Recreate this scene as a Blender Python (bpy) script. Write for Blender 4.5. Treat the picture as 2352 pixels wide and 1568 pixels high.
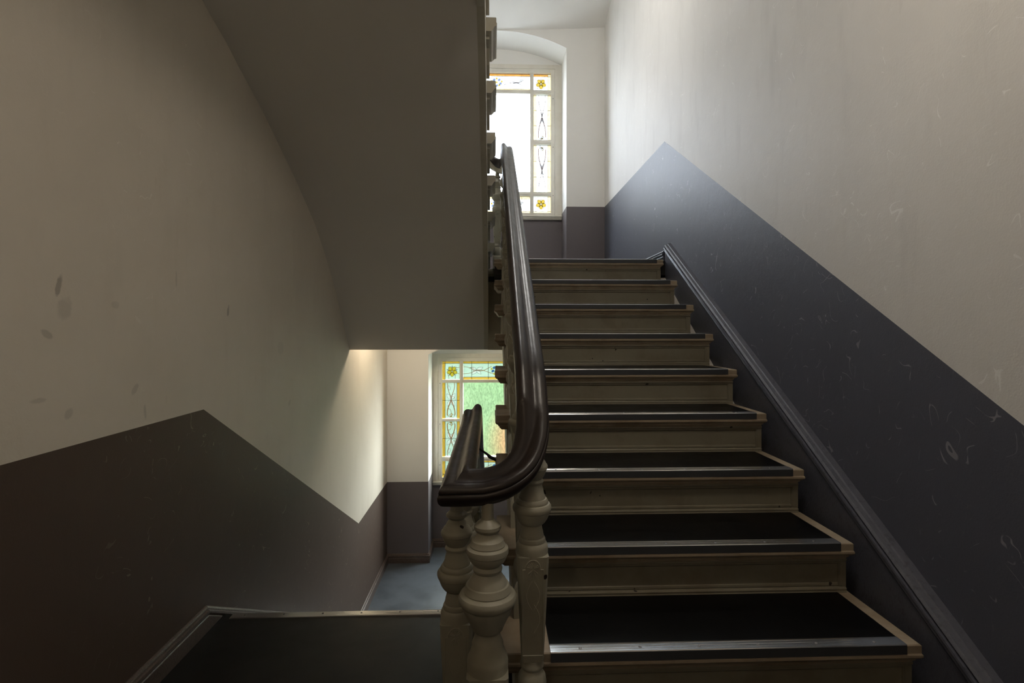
import bpy, math, random
from mathutils import Vector
random.seed(7)
PI = math.pi
scene = bpy.context.scene
COL = scene.collection
for o in list(bpy.data.objects):
    bpy.data.objects.remove(o)

# ------------------------------------------------------------------ camera, world, lights, exposure
E = 1.211                                   # eye height above the main landing
cam_d = bpy.data.cameras.new('camera')
cam = bpy.data.objects.new('camera', cam_d)
COL.objects.link(cam)
cam.location = (0, 0, E)
cam.rotation_euler = (math.radians(90), 0, -0.0372)
cam_d.sensor_fit = 'HORIZONTAL'
cam_d.sensor_width = 36.0
cam_d.lens = 36.0 * 1248.57 / 2352.0
cam_d.shift_x = 0.0
cam_d.shift_y = -(784 - 758.0) / 2352.0
cam_d.clip_start = 0.02
cam_d.clip_end = 200
scene.camera = cam

world = bpy.data.worlds.new('sky')
scene.world = world
world.use_nodes = True
wn, wl = world.node_tree.nodes, world.node_tree.links
wn.clear()
w_out = wn.new('ShaderNodeOutputWorld')
w_bg = wn.new('ShaderNodeBackground')
w_tc = wn.new('ShaderNodeTexCoord')
w_sep = wn.new('ShaderNodeSeparateXYZ')
w_rmp = wn.new('ShaderNodeValToRGB')
w_rmp.color_ramp.elements[0].position = 0.0
w_rmp.color_ramp.elements[0].color = (0.96, 0.97, 1.0, 1)
w_rmp.color_ramp.elements[1].position = 1.0
w_rmp.color_ramp.elements[1].color = (0.80, 0.88, 1.0, 1)
wl.new(w_tc.outputs['Generated'], w_sep.inputs[0])
wl.new(w_sep.outputs['Z'], w_rmp.inputs[0])
wl.new(w_rmp.outputs[0], w_bg.inputs['Color'])
w_bg.inputs['Strength'].default_value = 2.1
wl.new(w_bg.outputs[0], w_out.inputs[0])

def area_light(name, loc, rot, sx, sy, power, color, portal=False, spread=180):
    d = bpy.data.lights.new(name, 'AREA')
    d.shape = 'RECTANGLE'; d.size = sx; d.size_y = sy
    d.energy = power; d.color = color
    d.spread = math.radians(spread)
    if portal: d.cycles.is_portal = True
    o = bpy.data.objects.new(name, d); COL.objects.link(o)
    o.location = loc; o.rotation_euler = rot
    return o
area_light('window_portal', (0.059, 6.60, E + 2.23), (-PI / 2, 0, 0), 1.42, 1.80, 1, (1, 1, 1), True)
area_light('window_portal', (0.059, 6.60, E - 1.06), (-PI / 2, 0, 0), 1.42, 1.50, 1, (1, 1, 1), True)
FILL_POWER = 0.52                            # added fill lamp over the landing behind the camera
FILL_COLOR = (1.0, 0.80, 0.58)
FILL2_POWER = 2.3                           # added fill lamp, hidden above the lower half landing
FILL2_COLOR = (1.0, 0.84, 0.62)
FILL3_POWER, FILL3_COLOR = 1.45, (1.0, 0.89, 0.75)    # added fill lamp, out of view over the foot of the ascending flight
FILL4_POWER, FILL4_COLOR = 2.9, (1.0, 0.97, 0.93)    # added fill lamp, out of view near the upper half landing
scene.view_settings.view_transform = 'Standard'
scene.view_settings.look = 'None'
scene.view_settings.gamma = 1.0
scene.view_settings.use_curve_mapping = False
scene.view_settings.exposure = 4.58
scene.cycles.max_bounces = 14
scene.cycles.diffuse_bounces = 10
scene.cycles.glossy_bounces = 4
scene.cycles.transparent_max_bounces = 20
scene.cycles.sample_clamp_indirect = 4.0

# ------------------------------------------------------------------ main dimensions
XL, XR, YF, YB = -1.156, 1.265, 6.055, -1.7
R, G, GL = 0.17, 0.2842, 0.295
Z0, ZU, ZD, ZN = 0.0, 1.70, -1.36, 3.06     # main landing, upper half landing, lower half landing, next floor
def nosU(i): return 1.178 + G * (i - 1)     # nosing of step i, right flight, i = 1..10
def nosL(k): return 2.36 + GL * (8 - k)     # nosing of step k, left flights, k = 1..8
DADO = 0.893
XW0, XW1 = -0.702, 0.835                    # niche
WCX = 0.059

# ------------------------------------------------------------------ materials
def srgb(r, g, b):
    f = lambda v: (v / 255 / 12.92) if v / 255 <= 0.04045 else ((v / 255 + 0.055) / 1.055) ** 2.4
    return (f(r), f(g), f(b), 1)

class NT:
    def __init__(s, name):
        m = bpy.data.materials.new(name); m.use_nodes = True
        s.m = m; s.n = m.node_tree.nodes; s.l = m.node_tree.links
        s.n.clear(); s.out = s.n.new('ShaderNodeOutputMaterial')
        tc = s.n.new('ShaderNodeTexCoord'); s.co = tc.outputs['Object']
        g = s.n.new('ShaderNodeNewGeometry'); s.pos = g.outputs['Position']
    def link(s, a, b): s.l.new(a, b)
    def noise(s, scale, detail=3, rough=0.5, vec=None, dist=0.0):
        t = s.n.new('ShaderNodeTexNoise'); t.inputs['Scale'].default_value = scale
        t.inputs['Detail'].default_value = detail; t.inputs['Roughness'].default_value = rough
        t.inputs['Distortion'].default_value = dist
        s.l.new(vec or s.pos, t.inputs['Vector']); return t.outputs['Fac']
    def mapv(s, sc, loc=(0, 0, 0), rot=(0, 0, 0), src=None):
        t = s.n.new('ShaderNodeMapping'); t.inputs['Scale'].default_value = sc
        t.inputs['Location'].default_value = loc; t.inputs['Rotation'].default_value = rot
        s.l.new(src or s.pos, t.inputs['Vector']); return t.outputs[0]
    def math(s, op, a, b=None, c=None, clamp=False):
        t = s.n.new('ShaderNodeMath'); t.operation = op; t.use_clamp = clamp
        for i, v in enumerate((a, b, c)):
            if v is None: continue
            if isinstance(v, (int, float)): t.inputs[i].default_value = v
            else: s.l.new(v, t.inputs[i])
        return t.outputs[0]
    def ramp(s, v, lo, hi):
        t = s.n.new('ShaderNodeMapRange'); t.clamp = True
        t.interpolation_type = 'SMOOTHSTEP'
        s.l.new(v, t.inputs[0]); t.inputs[1].default_value = lo; t.inputs[2].default_value = hi
        return t.outputs[0]
    def mix(s, f, a, b):
        t = s.n.new('ShaderNodeMix'); t.data_type = 'RGBA'
        if isinstance(f, (int, float)): t.inputs[0].default_value = f
        else: s.l.new(f, t.inputs[0])
        for i, v in ((6, a), (7, b)):
            if isinstance(v, tuple): t.inputs[i].default_value = v
            else: s.l.new(v, t.inputs[i])
        return t.outputs[2]
    def bump(s, h, strength, dist, prev=None):
        t = s.n.new('ShaderNodeBump'); t.inputs['Strength'].default_value = strength
        t.inputs['Distance'].default_value = dist
        s.l.new(h, t.inputs['Height'])
        if prev is not None: s.l.new(prev, t.inputs['Normal'])
        return t.outputs[0]
    def bsdf(s, color, rough=0.6, metal=0.0, normal=None, spec=0.5, coat=0.0):
        p = s.n.new('ShaderNodeBsdfPrincipled')
        if isinstance(color, tuple): p.inputs['Base Color'].default_value = color
        else: s.l.new(color, p.inputs['Base Color'])
        if isinstance(rough, (int, float)): p.inputs['Roughness'].default_value = rough
        else: s.l.new(rough, p.inputs['Roughness'])
        p.inputs['Metallic'].default_value = metal
        p.inputs['Specular IOR Level'].default_value = spec
        p.inputs['Coat Weight'].default_value = coat
        if normal is not None: s.l.new(normal, p.inputs['Normal'])
        s.l.new(p.outputs[0], s.out.inputs[0]); return s.m

def scratches(t, seed, density=0.60, width=0.0048):
    """thin curved scratch lines: contour lines of a noise, kept only in broken patches"""
    v = t.mapv((1, 1, 1), loc=(seed * 3.1, seed * 1.7, seed))
    n = t.noise(7.0, 1.0, 0.4, v, 1.2)
    a = t.math('ABSOLUTE', t.math('SUBTRACT', n, 0.5))
    line = t.math('LESS_THAN', a, width)
    brk = t.ramp(t.noise(16.0, 2, 0.5, t.mapv((1, 1, 1), loc=(seed, 9, 4))), 0.56, 0.62)
    patch = t.ramp(t.noise(1.6, 2, 0.5, t.mapv((1, 1, 1), loc=(seed, 2, seed))), density - 0.06, density + 0.06)
    return t.math('MULTIPLY', t.math('MULTIPLY', line, brk), patch)

def mat_wall(name, color, dirt, scratch, rough=0.6, sdens=0.5, gloss_spec=0.4, streak=0.0, spots=()):
    t = NT(name)
    big = t.ramp(t.noise(1.3, 4, 0.6), 0.35, 0.72)
    c = t.mix(t.math('MULTIPLY', big, 0.30), color, dirt)
    # vertical smears
    st = t.ramp(t.noise(2.6, 5, 0.62, t.mapv((1.0, 3.2, 0.7), loc=(3, 1, 8))), 0.5, 0.78)
    c = t.mix(t.math('MULTIPLY', st, 0.22 + streak), c, dirt)
    # small dark rubs
    rb = t.ramp(t.noise(9.0, 3, 0.55, t.mapv((1.0, 2.6, 0.8), loc=(7, 5, 2))), 0.70, 0.75)
    c = t.mix(t.math('MULTIPLY', rb, 0.22), c, dirt)
    if spots:
        vx = t.n.new('ShaderNodeSeparateXYZ'); t.l.new(t.pos, vx.inputs[0])
        wob = t.noise(40, 3, 0.6)
        for (y, z, ry, rz, tilt, k) in spots:
            dy = t.math('SUBTRACT', vx.outputs[1], y); dz = t.math('SUBTRACT', vx.outputs[2], z)
            dy = t.math('SUBTRACT', dy, t.math('MULTIPLY', dz, tilt))
            e = t.math('ADD', t.math('POWER', t.math('ABSOLUTE', t.math('DIVIDE', dy, ry)), 2.0),
                       t.math('POWER', t.math('ABSOLUTE', t.math('DIVIDE', dz, rz)), 2.0))
            e = t.math('ADD', e, t.math('MULTIPLY', wob, 1.6))
            m = t.ramp(e, 1.9, 1.1)
            c = t.mix(t.math('MULTIPLY', m, k), c, (0.10, 0.085, 0.07, 1))
    sc = t.math('MAXIMUM', scratches(t, 1.0, sdens), scratches(t, 5.0, sdens + 0.02, 0.004))
    c = t.mix(t.math('MULTIPLY', sc, 0.50), c, scratch)
    fl = t.math('MULTIPLY', t.ramp(t.noise(38, 1, 0.4), 0.80, 0.815), t.ramp(t.noise(1.2, 1), .5, .6))
    c = t.mix(t.math('MULTIPLY', fl, 0.4), c, scratch)
    b = t.bump(t.noise(170, 3, 0.6), 0.35, 0.0012)
    b = t.bump(t.noise(14, 4, 0.6), 0.22, 0.005, b)
    return t.bsdf(c, rough, 0, b, gloss_spec)

LSPOTS = [(1.496, 1.331, 0.012, 0.035, 0.25, 0.45), (1.516, 1.27, 0.03, 0.035, 0.1, 0.18), (2.43, 1.297, 0.012, 0.026, 0.22, 0.42), (1.457, 1.2, 0.018, 0.014, -0.9, 0.25), (3.154, 0.795, 0.02, 0.02, 0.4, 0.15), (1.807, 1.02, 0.016, 0.02, 0.6, 0.2), (1.531, 0.982, 0.016, 0.018, 0.2, 0.2), (2.038, 1.399, 0.006, 0.03, 0, 0.2), (1.858, 0.939, 0.008, 0.03, -0.1, 0.2), (3.026, 1.111, 0.05, 0.04, 0, 0.08), (1.715, 1.289, 0.02, 0.012, 0, 0.12), (1.433, 1.031, 0.03, 0.008, 0, 0.2)]
M = {}
M['cream_wall'] = mat_wall('cream_wall', (0.76, 0.70, 0.605, 1), (0.58, 0.51, 0.42, 1), (0.92, 0.88, 0.80, 1), 0.55, 0.57, spots=LSPOTS)
M['white_wall'] = mat_wall('white_wall', (0.76, 0.745, 0.71, 1), (0.58, 0.56, 0.53, 1), (1.0, 1.0, 0.98, 1), 0.55, 0.50, 0.4, 0.16)
M['dado_left'] = mat_wall('dado_left', (0.096, 0.064, 0.049, 1), (0.076, 0.051, 0.039, 1), (0.30, 0.25, 0.19, 1), 0.55, 0.50, 0.3)
M['dado_right'] = mat_wall('dado_right', (0.086, 0.089, 0.116, 1), (0.067, 0.068, 0.084, 1), (0.42, 0.41, 0.43, 1), 0.50, 0.46, 0.75)
M['dado_back'] = mat_wall('dado_back', (0.150, 0.130, 0.136, 1), (0.13, 0.112, 0.116, 1), (0.2, 0.18, 0.17, 1), 0.5, 0.72)
def mat_plaster(name, col, d):
    t = NT(name)
    c = t.mix(t.math('MULTIPLY', t.ramp(t.noise(1.1, 3), .3, .7), .35), col, d)
    return t.bsdf(c, 0.7, 0, t.bump(t.noise(9, 4, 0.6), 0.25, 0.006), 0.3)
M['back_wall'] = mat_plaster('back_wall_white', (0.82, 0.81, 0.78, 1), (0.78, 0.765, 0.73, 1))
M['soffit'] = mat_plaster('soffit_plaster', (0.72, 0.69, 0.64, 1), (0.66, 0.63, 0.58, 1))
M['ceiling'] = mat_plaster('ceiling_plaster', (0.84, 0.83, 0.80, 1), (0.80, 0.79, 0.76, 1))

def mat_cream(name, base, worn, chips=0.72, wear=0.35, rough=0.42, chipscale=26):
    t = NT(name)
    w = t.ramp(t.noise(6, 4, 0.65), 0.42, 0.70)
    c = t.mix(t.math('MULTIPLY', w, wear), base, worn)
    geo = t.n.new('ShaderNodeNewGeometry')
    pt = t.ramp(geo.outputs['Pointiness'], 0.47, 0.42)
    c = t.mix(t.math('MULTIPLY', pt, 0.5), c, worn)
    ch = t.ramp(t.noise(chipscale, 2, 0.5), chips, chips + 0.012)
    c = t.mix(ch, c, (0.020, 0.012, 0.008, 1))
    b = t.bump(t.noise(90, 3, 0.6, t.mapv((1, 1, 0.25))), 0.25, 0.0012)
    b = t.bump(ch, -0.6, 0.0015, b)
    return t.bsdf(c, rough, 0, b, 0.45)
M['baluster'] = mat_cream('baluster_paint', (0.36, 0.345, 0.275, 1), (0.24, 0.21, 0.15, 1), 0.745)
M['riser'] = mat_cream('riser_paint', (0.25, 0.228, 0.170, 1), (0.15, 0.108, 0.062, 1), 0.735, 0.4)
M['tread'] = mat_cream('tread_worn_paint', (0.38, 0.31, 0.225, 1), (0.24, 0.175, 0.11, 1), 0.76, 0.7, 0.5)
M['string'] = mat_cream('string_paint', (0.52, 0.49, 0.40, 1), (0.40, 0.33, 0.23, 1), 0.76)
M['frame'] = mat_cream('window_paint', (0.74, 0.71, 0.63, 1), (0.55, 0.50, 0.41, 1), 0.9, 0.3)

def mat_rail():
    t = NT('handrail_dark_brown')
    c = t.mix(t.ramp(t.noise(5, 4, 0.6), .3, .7), (0.026, 0.017, 0.014, 1), (0.016, 0.011, 0.009, 1))
    n = t.noise(30, 2, 0.5, None, 2.0)
    ln = t.math('LESS_THAN', t.math('ABSOLUTE', t.math('SUBTRACT', n, 0.5)), 0.003)
    ln = t.math('MULTIPLY', ln, t.ramp(t.noise(18, 2), .58, .64))
    c = t.mix(t.math('MULTIPLY', ln, .5), c, (0.16, 0.12, 0.10, 1))
    b = t.bump(t.noise(45, 4, 0.6), 0.35, 0.0015)
    b = t.bump(ln, -0.5, 0.0008, b)
    return t.bsdf(c, t.math('ADD', t.math('MULTIPLY', t.noise(20, 3), .18), .24), 0, b, 0.5)
M['rail'] = mat_rail()
def mat_lino(name, c1, c2, r0, waves=0.0, spec=0.4):
    t = NT(name)
    c = t.mix(t.ramp(t.noise(3.2, 4, 0.6), .35, .7), c1, c2)
    rr = t.math('ADD', t.math('MULTIPLY', t.noise(7, 4, 0.65), .30), r0)
    b = t.bump(t.noise(220, 2, 0.6), 0.12, 0.0006)
    b = t.bump(t.noise(4.5, 2, 0.5), waves, 0.01, b)
    return t.bsdf(c, rr, 0, b, spec)
M['mat'] = mat_lino('stair_linoleum', (0.003, 0.003, 0.003, 1), (0.005, 0.005, 0.005, 1), 0.20, 0.0, 0.10)
M['lino'] = mat_lino('landing_linoleum', (0.008, 0.0075, 0.007, 1), (0.013, 0.012, 0.011, 1), 0.28, 0.25)
M['lino_low'] = mat_lino('lower_landing_linoleum', (0.10, 0.112, 0.13, 1), (0.065, 0.074, 0.085, 1), 0.22, 0.3)
def mat_simple(name, col, rough=0.4, metal=0.0, spec=0.5):
    t = NT(name)
    c = t.mix(t.math('MULTIPLY', t.noise(25, 3), .25), col, tuple(v * 0.8 for v in col[:3]) + (1,))
    return t.bsdf(c, rough, metal, None, spec)
M['alu'] = mat_simple('brushed_aluminium', (0.97, 0.99, 1.0, 1), 0.20, 1.0)
M['alu_dark'] = mat_simple('dark_nosing_front', (0.06, 0.063, 0.070, 1), 0.45, 0.2)  # darker grey tone for the front leg of the strips
M['screw'] = mat_simple('steel_screw', (0.30, 0.29, 0.28, 1), 0.4, 1.0)
M['iron'] = mat_simple('dark_iron', (0.03, 0.025, 0.02, 1), 0.5, 0.3)
M['lead'] = mat_simple('lead_came', (0.05, 0.035, 0.025, 1), 0.6, 0.2)
def mat_base(name, col):
    t = NT(name)
    c = t.mix(t.ramp(t.noise(60, 3, .6), .5, .75), col, tuple(v * 0.6 for v in col[:3]) + (1,))
    b = t.bump(t.noise(120, 4, 0.7), 0.6, 0.003)
    return t.bsdf(c, 0.33, 0, b, 0.6)
M['base_right'] = mat_base('skirting_paint_grey', (0.085, 0.087, 0.110, 1))
M['base_left'] = mat_base('skirting_paint_brown', (0.115, 0.082, 0.068, 1))

def mat_glass(name, T, S, k_trans, relief=0.0, scale=60):
    """T = colour of the light let straight through, S = colour of the light scattered by the pane"""
    t = NT(name)
    tr = t.n.new('ShaderNodeBsdfTransparent'); tl = t.n.new('ShaderNodeBsdfTranslucent')
    gl = t.n.new('ShaderNodeBsdfGlossy'); gl.inputs['Roughness'].default_value = 0.15
    gl.inputs['Color'].default_value = (0.9, 0.9, 0.9, 1)
    mx = t.n.new('ShaderNodeMixShader'); mx.inputs[0].default_value = k_trans
    if relief > 0:
        v = t.mapv((1.0, 1.0, 0.42), rot=(0, .25, 0))
        n = t.noise(scale, 2, 0.55, v, 0.6)
        rid = t.ramp(n, 0.36, 0.66)
        big = t.noise(3.0, 2, 0.5)
        f = t.math('ADD', t.math('MULTIPLY', rid, 0.6), t.math('MULTIPLY', big, 0.5))
        dark = tuple(v * (1 - relief) for v in T[:3]) + (1,)
        hi = tuple(min(1, v * (1 + relief * 0.35)) for v in T[:3]) + (1,)
        t.link(t.mix(f, hi, dark), tr.inputs[0])
        sd = tuple(v * (1 - relief) for v in S[:3]) + (1,)
        t.link(t.mix(f, S, sd), tl.inputs[0])
        b = t.bump(n, 0.8, 0.004); t.link(b, gl.inputs['Normal'])
    else:
        tr.inputs[0].default_value = T; tl.inputs[0].default_value = S
    t.link(tl.outputs[0], mx.inputs[1]); t.link(tr.outputs[0], mx.inputs[2])
    m2 = t.n.new('ShaderNodeMixShader'); m2.inputs[0].default_value = 0.04
    t.link(mx.outputs[0], m2.inputs[1]); t.link(gl.outputs[0], m2.inputs[2])
    t.link(m2.outputs[0], t.out.inputs[0])
    return t.m
M['g_clear'] = mat_glass('hammered_glass_white', (0.52, 0.54, 0.56, 1), (0.8, 0.82, 0.85, 1), 0.86, 0.10, 75)
M['g_green'] = mat_glass('hammered_glass_garden', (0.90, 0.92, 0.88, 1), (0.02, 0.025, 0.02, 1), 0.92, 0.24, 75)
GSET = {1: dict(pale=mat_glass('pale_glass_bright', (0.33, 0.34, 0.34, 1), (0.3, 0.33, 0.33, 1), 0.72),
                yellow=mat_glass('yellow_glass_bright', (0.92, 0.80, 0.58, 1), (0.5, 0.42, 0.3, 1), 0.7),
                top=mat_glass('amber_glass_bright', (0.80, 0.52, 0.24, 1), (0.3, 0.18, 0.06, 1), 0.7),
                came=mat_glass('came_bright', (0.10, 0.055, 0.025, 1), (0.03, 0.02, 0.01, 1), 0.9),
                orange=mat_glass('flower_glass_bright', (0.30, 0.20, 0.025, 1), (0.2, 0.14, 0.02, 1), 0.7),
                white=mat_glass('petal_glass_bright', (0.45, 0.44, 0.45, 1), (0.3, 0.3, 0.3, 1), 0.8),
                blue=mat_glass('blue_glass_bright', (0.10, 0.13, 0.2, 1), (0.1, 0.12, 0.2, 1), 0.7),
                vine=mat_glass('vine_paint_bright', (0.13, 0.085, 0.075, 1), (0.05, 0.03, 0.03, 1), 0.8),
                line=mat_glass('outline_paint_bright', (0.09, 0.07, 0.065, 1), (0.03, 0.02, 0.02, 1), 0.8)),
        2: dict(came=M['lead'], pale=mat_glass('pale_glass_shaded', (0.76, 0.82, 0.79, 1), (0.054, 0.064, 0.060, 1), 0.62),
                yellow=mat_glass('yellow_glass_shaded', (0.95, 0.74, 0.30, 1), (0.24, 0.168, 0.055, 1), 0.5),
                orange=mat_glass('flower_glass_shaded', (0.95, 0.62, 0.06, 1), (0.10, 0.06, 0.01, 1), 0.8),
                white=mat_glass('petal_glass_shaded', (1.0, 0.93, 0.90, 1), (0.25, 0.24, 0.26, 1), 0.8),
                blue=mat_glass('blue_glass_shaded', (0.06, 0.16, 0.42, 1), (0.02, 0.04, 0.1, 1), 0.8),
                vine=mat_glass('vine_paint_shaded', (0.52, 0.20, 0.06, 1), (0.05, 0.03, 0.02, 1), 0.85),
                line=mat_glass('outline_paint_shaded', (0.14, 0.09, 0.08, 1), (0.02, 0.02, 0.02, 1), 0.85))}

# ------------------------------------------------------------------ mesh helpers
class MB:
    def __init__(s): s.v = []; s.f = []; s.mi = []
    def add(s, vs, fs, mi=0):
        o = len(s.v); s.v += [tuple(v) for v in vs]
        for f in fs: s.f.append(tuple(i + o for i in f)); s.mi.append(mi)
    def quad(s, a, b, c, d, mi=0): s.add([a, b, c, d], [(0, 1, 2, 3)], mi)
    def box(s, x0, x1, y0, y1, z0, z1, mi=0):
        s.add([(x0, y0, z0), (x1, y0, z0), (x1, y1, z0), (x0, y1, z0), (x0, y0, z1), (x1, y0, z1), (x1, y1, z1), (x0, y1, z1)],
              [(0, 3, 2, 1), (4, 5, 6, 7), (0, 1, 5, 4), (1, 2, 6, 5), (2, 3, 7, 6), (3, 0, 4, 7)], mi)
    def loops(s, loops, cap=True, closed=True, mi=0):
        n = len(loops[0]); vs = [p for l in loops for p in l]; fs = []
        for i in range(len(loops) - 1):
            for j in range(n if closed else n - 1):
                a = i * n + j; b = i * n + (j + 1) % n
                fs.append((a, b, b + n, a + n))
        if cap and closed:
            fs.append(tuple(range(n - 1, -1, -1))); fs.append(tuple(range((len(loops) - 1) * n, len(loops) * n)))
        s.add(vs, fs, mi)
    def extrude_x(s, prof, x0, x1, mi=0):          # prof = closed list of (y, z)
        s.loops([[(x0, y, z) for y, z in prof], [(x1, y, z) for y, z in prof]], mi=mi)
    def extrude_y(s, prof, y0, y1, mi=0):
        s.loops([[(x, y0, z) for x, z in prof], [(x, y1, z) for x, z in prof]], mi=mi)
    def lathe(s, prof, cx=0, cy=0, z0=0, n=28, mi=0):
        s.loops([[(cx + r * math.cos(2 * PI * k / n), cy + r * math.sin(2 * PI * k / n), z0 + z) for k in range(n)] for r, z in prof], mi=mi)
    def build(s, name, mats, parent=None, smooth=False, angle=35, loc=None):
        me = bpy.data.meshes.new(name)
        me.from_pydata(s.v, [], s.f)
        if not isinstance(mats, (list, tuple)): mats = [mats]
        for m in mats: me.materials.append(m)
        me.polygons.foreach_set('material_index', s.mi)
        import bmesh
        bm = bmesh.new(); bm.from_mesh(me)
        bmesh.ops.recalc_face_normals(bm, faces=bm.faces)
        if smooth:
            for f in bm.faces: f.smooth = True
            ca = math.radians(angle)
            for e in bm.edges:
                if len(e.link_faces) == 2 and e.calc_face_angle(0) > ca: e.smooth = False
        bm.to_mesh(me); bm.free()
        o = bpy.data.objects.new(name, me); COL.objects.link(o)
        if parent: o.parent = parent
        if loc: o.location = loc
        return o

def empty(name, loc=(0, 0, 0), parent=None):
    o = bpy.data.objects.new(name, None); o.empty_display_size = 0.1
    COL.objects.link(o); o.location = loc
    if parent: o.parent = parent
    return o
def tag(o, label=None, cat=None, group=None, kind=None):
    if label: o['label'] = label
    if cat: o['category'] = cat
    if group: o['group'] = group
    if kind: o['kind'] = kind
    return o
def struct(o, label=None): return tag(o, label, None, None, 'structure')

# ------------------------------------------------------------------ side walls with the painted dado line
ZB, ZT = -3.4, 7.2
def side_wall(name, X, pts, mats, th, label):
    """pts: (y, z) of the dado line from back to far wall; below dado mat 1, above mat 0"""
    mb = MB()
    full = []
    for (y0, z0), (y1, z1) in zip(pts[:-1], pts[1:]):
        n = max(1, int(abs(y1 - y0) / 0.6))
        for i in range(n):
            a, b = i / n, (i + 1) / n
            full.append(((y0 + (y1 - y0) * a, z0 + (z1 - z0) * a), (y0 + (y1 - y0) * b, z0 + (z1 - z0) * b)))
    for (a, b) in full:
        mb.quad((X, a[0], a[1]), (X, b[0], b[1]), (X, b[0], ZT), (X, a[0], ZT), 0)
        mb.quad((X, a[0], ZB), (X, b[0], ZB), (X, b[0], b[1]), (X, a[0], a[1]), 1)
    y0, y1 = pts[0][0], pts[-1][0]
    Xo = X + th
    mb.quad((Xo, y0, ZB), (Xo, y1, ZB), (Xo, y1, ZT), (Xo, y0, ZT), 0)
    mb.quad((X, y0, ZB), (Xo, y0, ZB), (Xo, y0, ZT), (X, y0, ZT), 0)
    mb.quad((X, y1, ZB), (Xo, y1, ZB), (Xo, y1, ZT), (X, y1, ZT), 0)
    mb.quad((X, y0, ZT), (Xo, y0, ZT), (Xo, y1, ZT), (X, y1, ZT), 0)
    return struct(mb.build(name, mats), label)
sl = R / G
side_wall('wall_left', XL, [(YB, DADO), (2.227, DADO), (4.769, ZD + DADO), (YF + 0.3, ZD + DADO)],
          [M['cream_wall'], M['dado_left']], -0.15, 'cream wall on the left with a brown painted lower band')
side_wall('wall_right', XR, [(YB, DADO), (3.937 - 1.70 / sl, DADO), (3.937, ZU + DADO), (YF + 0.3, ZU + DADO)],
          [M['white_wall'], M['dado_right']], 0.15, 'off-white wall on the right with a grey painted lower band')
mb = MB()
mb.quad((XL, YB, ZB), (XR, YB, ZB), (XR, YB, DADO), (XL, YB, DADO), 1)
mb.quad((XL, YB, DADO), (XR, YB, DADO), (XR, YB, ZT), (XL, YB, ZT), 0)
mb.quad((XL, YB - .15, ZB), (XR, YB - .15, ZB), (XR, YB - .15, ZT), (XL, YB - .15, ZT), 0)
struct(mb.build('wall_front', [M['cream_wall'], M['dado_left']]), 'wall behind the viewer')

# ------------------------------------------------------------------ far wall with two arched niches
YN = 6.48
def arch(x, spring, rise=0.18):
    hw = (XW1 - XW0) / 2; cx = (XW1 + XW0) / 2
    Rr = (hw * hw + rise * rise) / (2 * rise)
    return spring + math.sqrt(max(0, Rr * Rr - (x - cx) ** 2)) - (Rr - rise)
SPU, SPL = 4.367, 0.941
WIN = {1: dict(zc0=E + 1.359, zc1=E + 3.166, rows=[(3.069, 2.863), (2.818, 2.269), (2.217, 1.647), (1.600, 1.398)]),
       2: dict(zc0=E - 1.785, zc1=E - 0.278, rows=[(-0.370, -0.587), (-0.623, -1.050), (-1.081, -1.503), (-1.552, -1.745)])}
CX0, CX1 = WCX - 0.768, WCX + 0.768        # outer casing (fills the niche width)
CX0, CX1 = XW0 - .012, XW1 + .012
NX = 28
xs = [XW0 + (XW1 - XW0) * i / NX for i in range(NX + 1)]
mb = MB()
def vstrip(mb, x0, x1, y, zlist):
    """zlist: list of (za(x0), za(x1), zb(x0), zb(x1), mi)"""
    for (a0, a1, b0, b1, mi) in zlist: mb.quad((x0, y, a0), (x1, y, a1), (x1, y, b1), (x0, y, b0), mi)
for (x0, x1) in ((XL - .1, XW0), (XW1, XR + .1)):
    vstrip(mb, x0, x1, YF, [(ZB, ZB, ZD + DADO, ZD + DADO, 1), (ZD + DADO, ZD + DADO, ZU - .1, ZU - .1, 0),
                            (ZU - .1, ZU - .1, ZU + DADO, ZU + DADO, 1), (ZU + DADO, ZU + DADO, ZT, ZT, 0)])
for a, b in zip(xs[:-1], xs[1:]):
    vstrip(mb, a, b, YF, [(ZB, ZB, ZD, ZD, 1), (arch(a, SPL), arch(b, SPL), ZU, ZU, 0), (arch(a, SPU), arch(b, SPU), ZT, ZT, 0)])
    for sp in (SPU, SPL):
        mb.quad((a, YF, arch(a, sp)), (b, YF, arch(b, sp)), (b, YN, arch(b, sp) + .01), (a, YN, arch(a, sp) + .01), 0)
for (zf, sp, w) in ((ZU, SPU, WIN[1]), (ZD, SPL, WIN[2])):
    for X in (XW0, XW1):
        mb.quad((X, YF, zf), (X, YN, zf), (X, YN, zf + DADO), (X, YF, zf + DADO), 1)
        mb.quad((X, YF, zf + DADO), (X, YN, zf + DADO), (X, YN, sp + .01), (X, YF, sp), 0)
    for a, b in zip(xs[:-1], xs[1:]):
        mb.quad((a, YN, zf), (b, YN, zf), (b, YN, w['zc0']), (a, YN, w['zc0']), 1)
        mb.quad((a, YN, w['zc1']), (b, YN, w['zc1']), (b, YN, arch(b, sp) + .01), (a, YN, arch(a, sp) + .01), 0)
    mb.quad((XW0, YF, zf - .01), (XW1, YF, zf - .01), (XW1, YN, zf - .01), (XW0, YN, zf - .01), 0)
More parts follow.
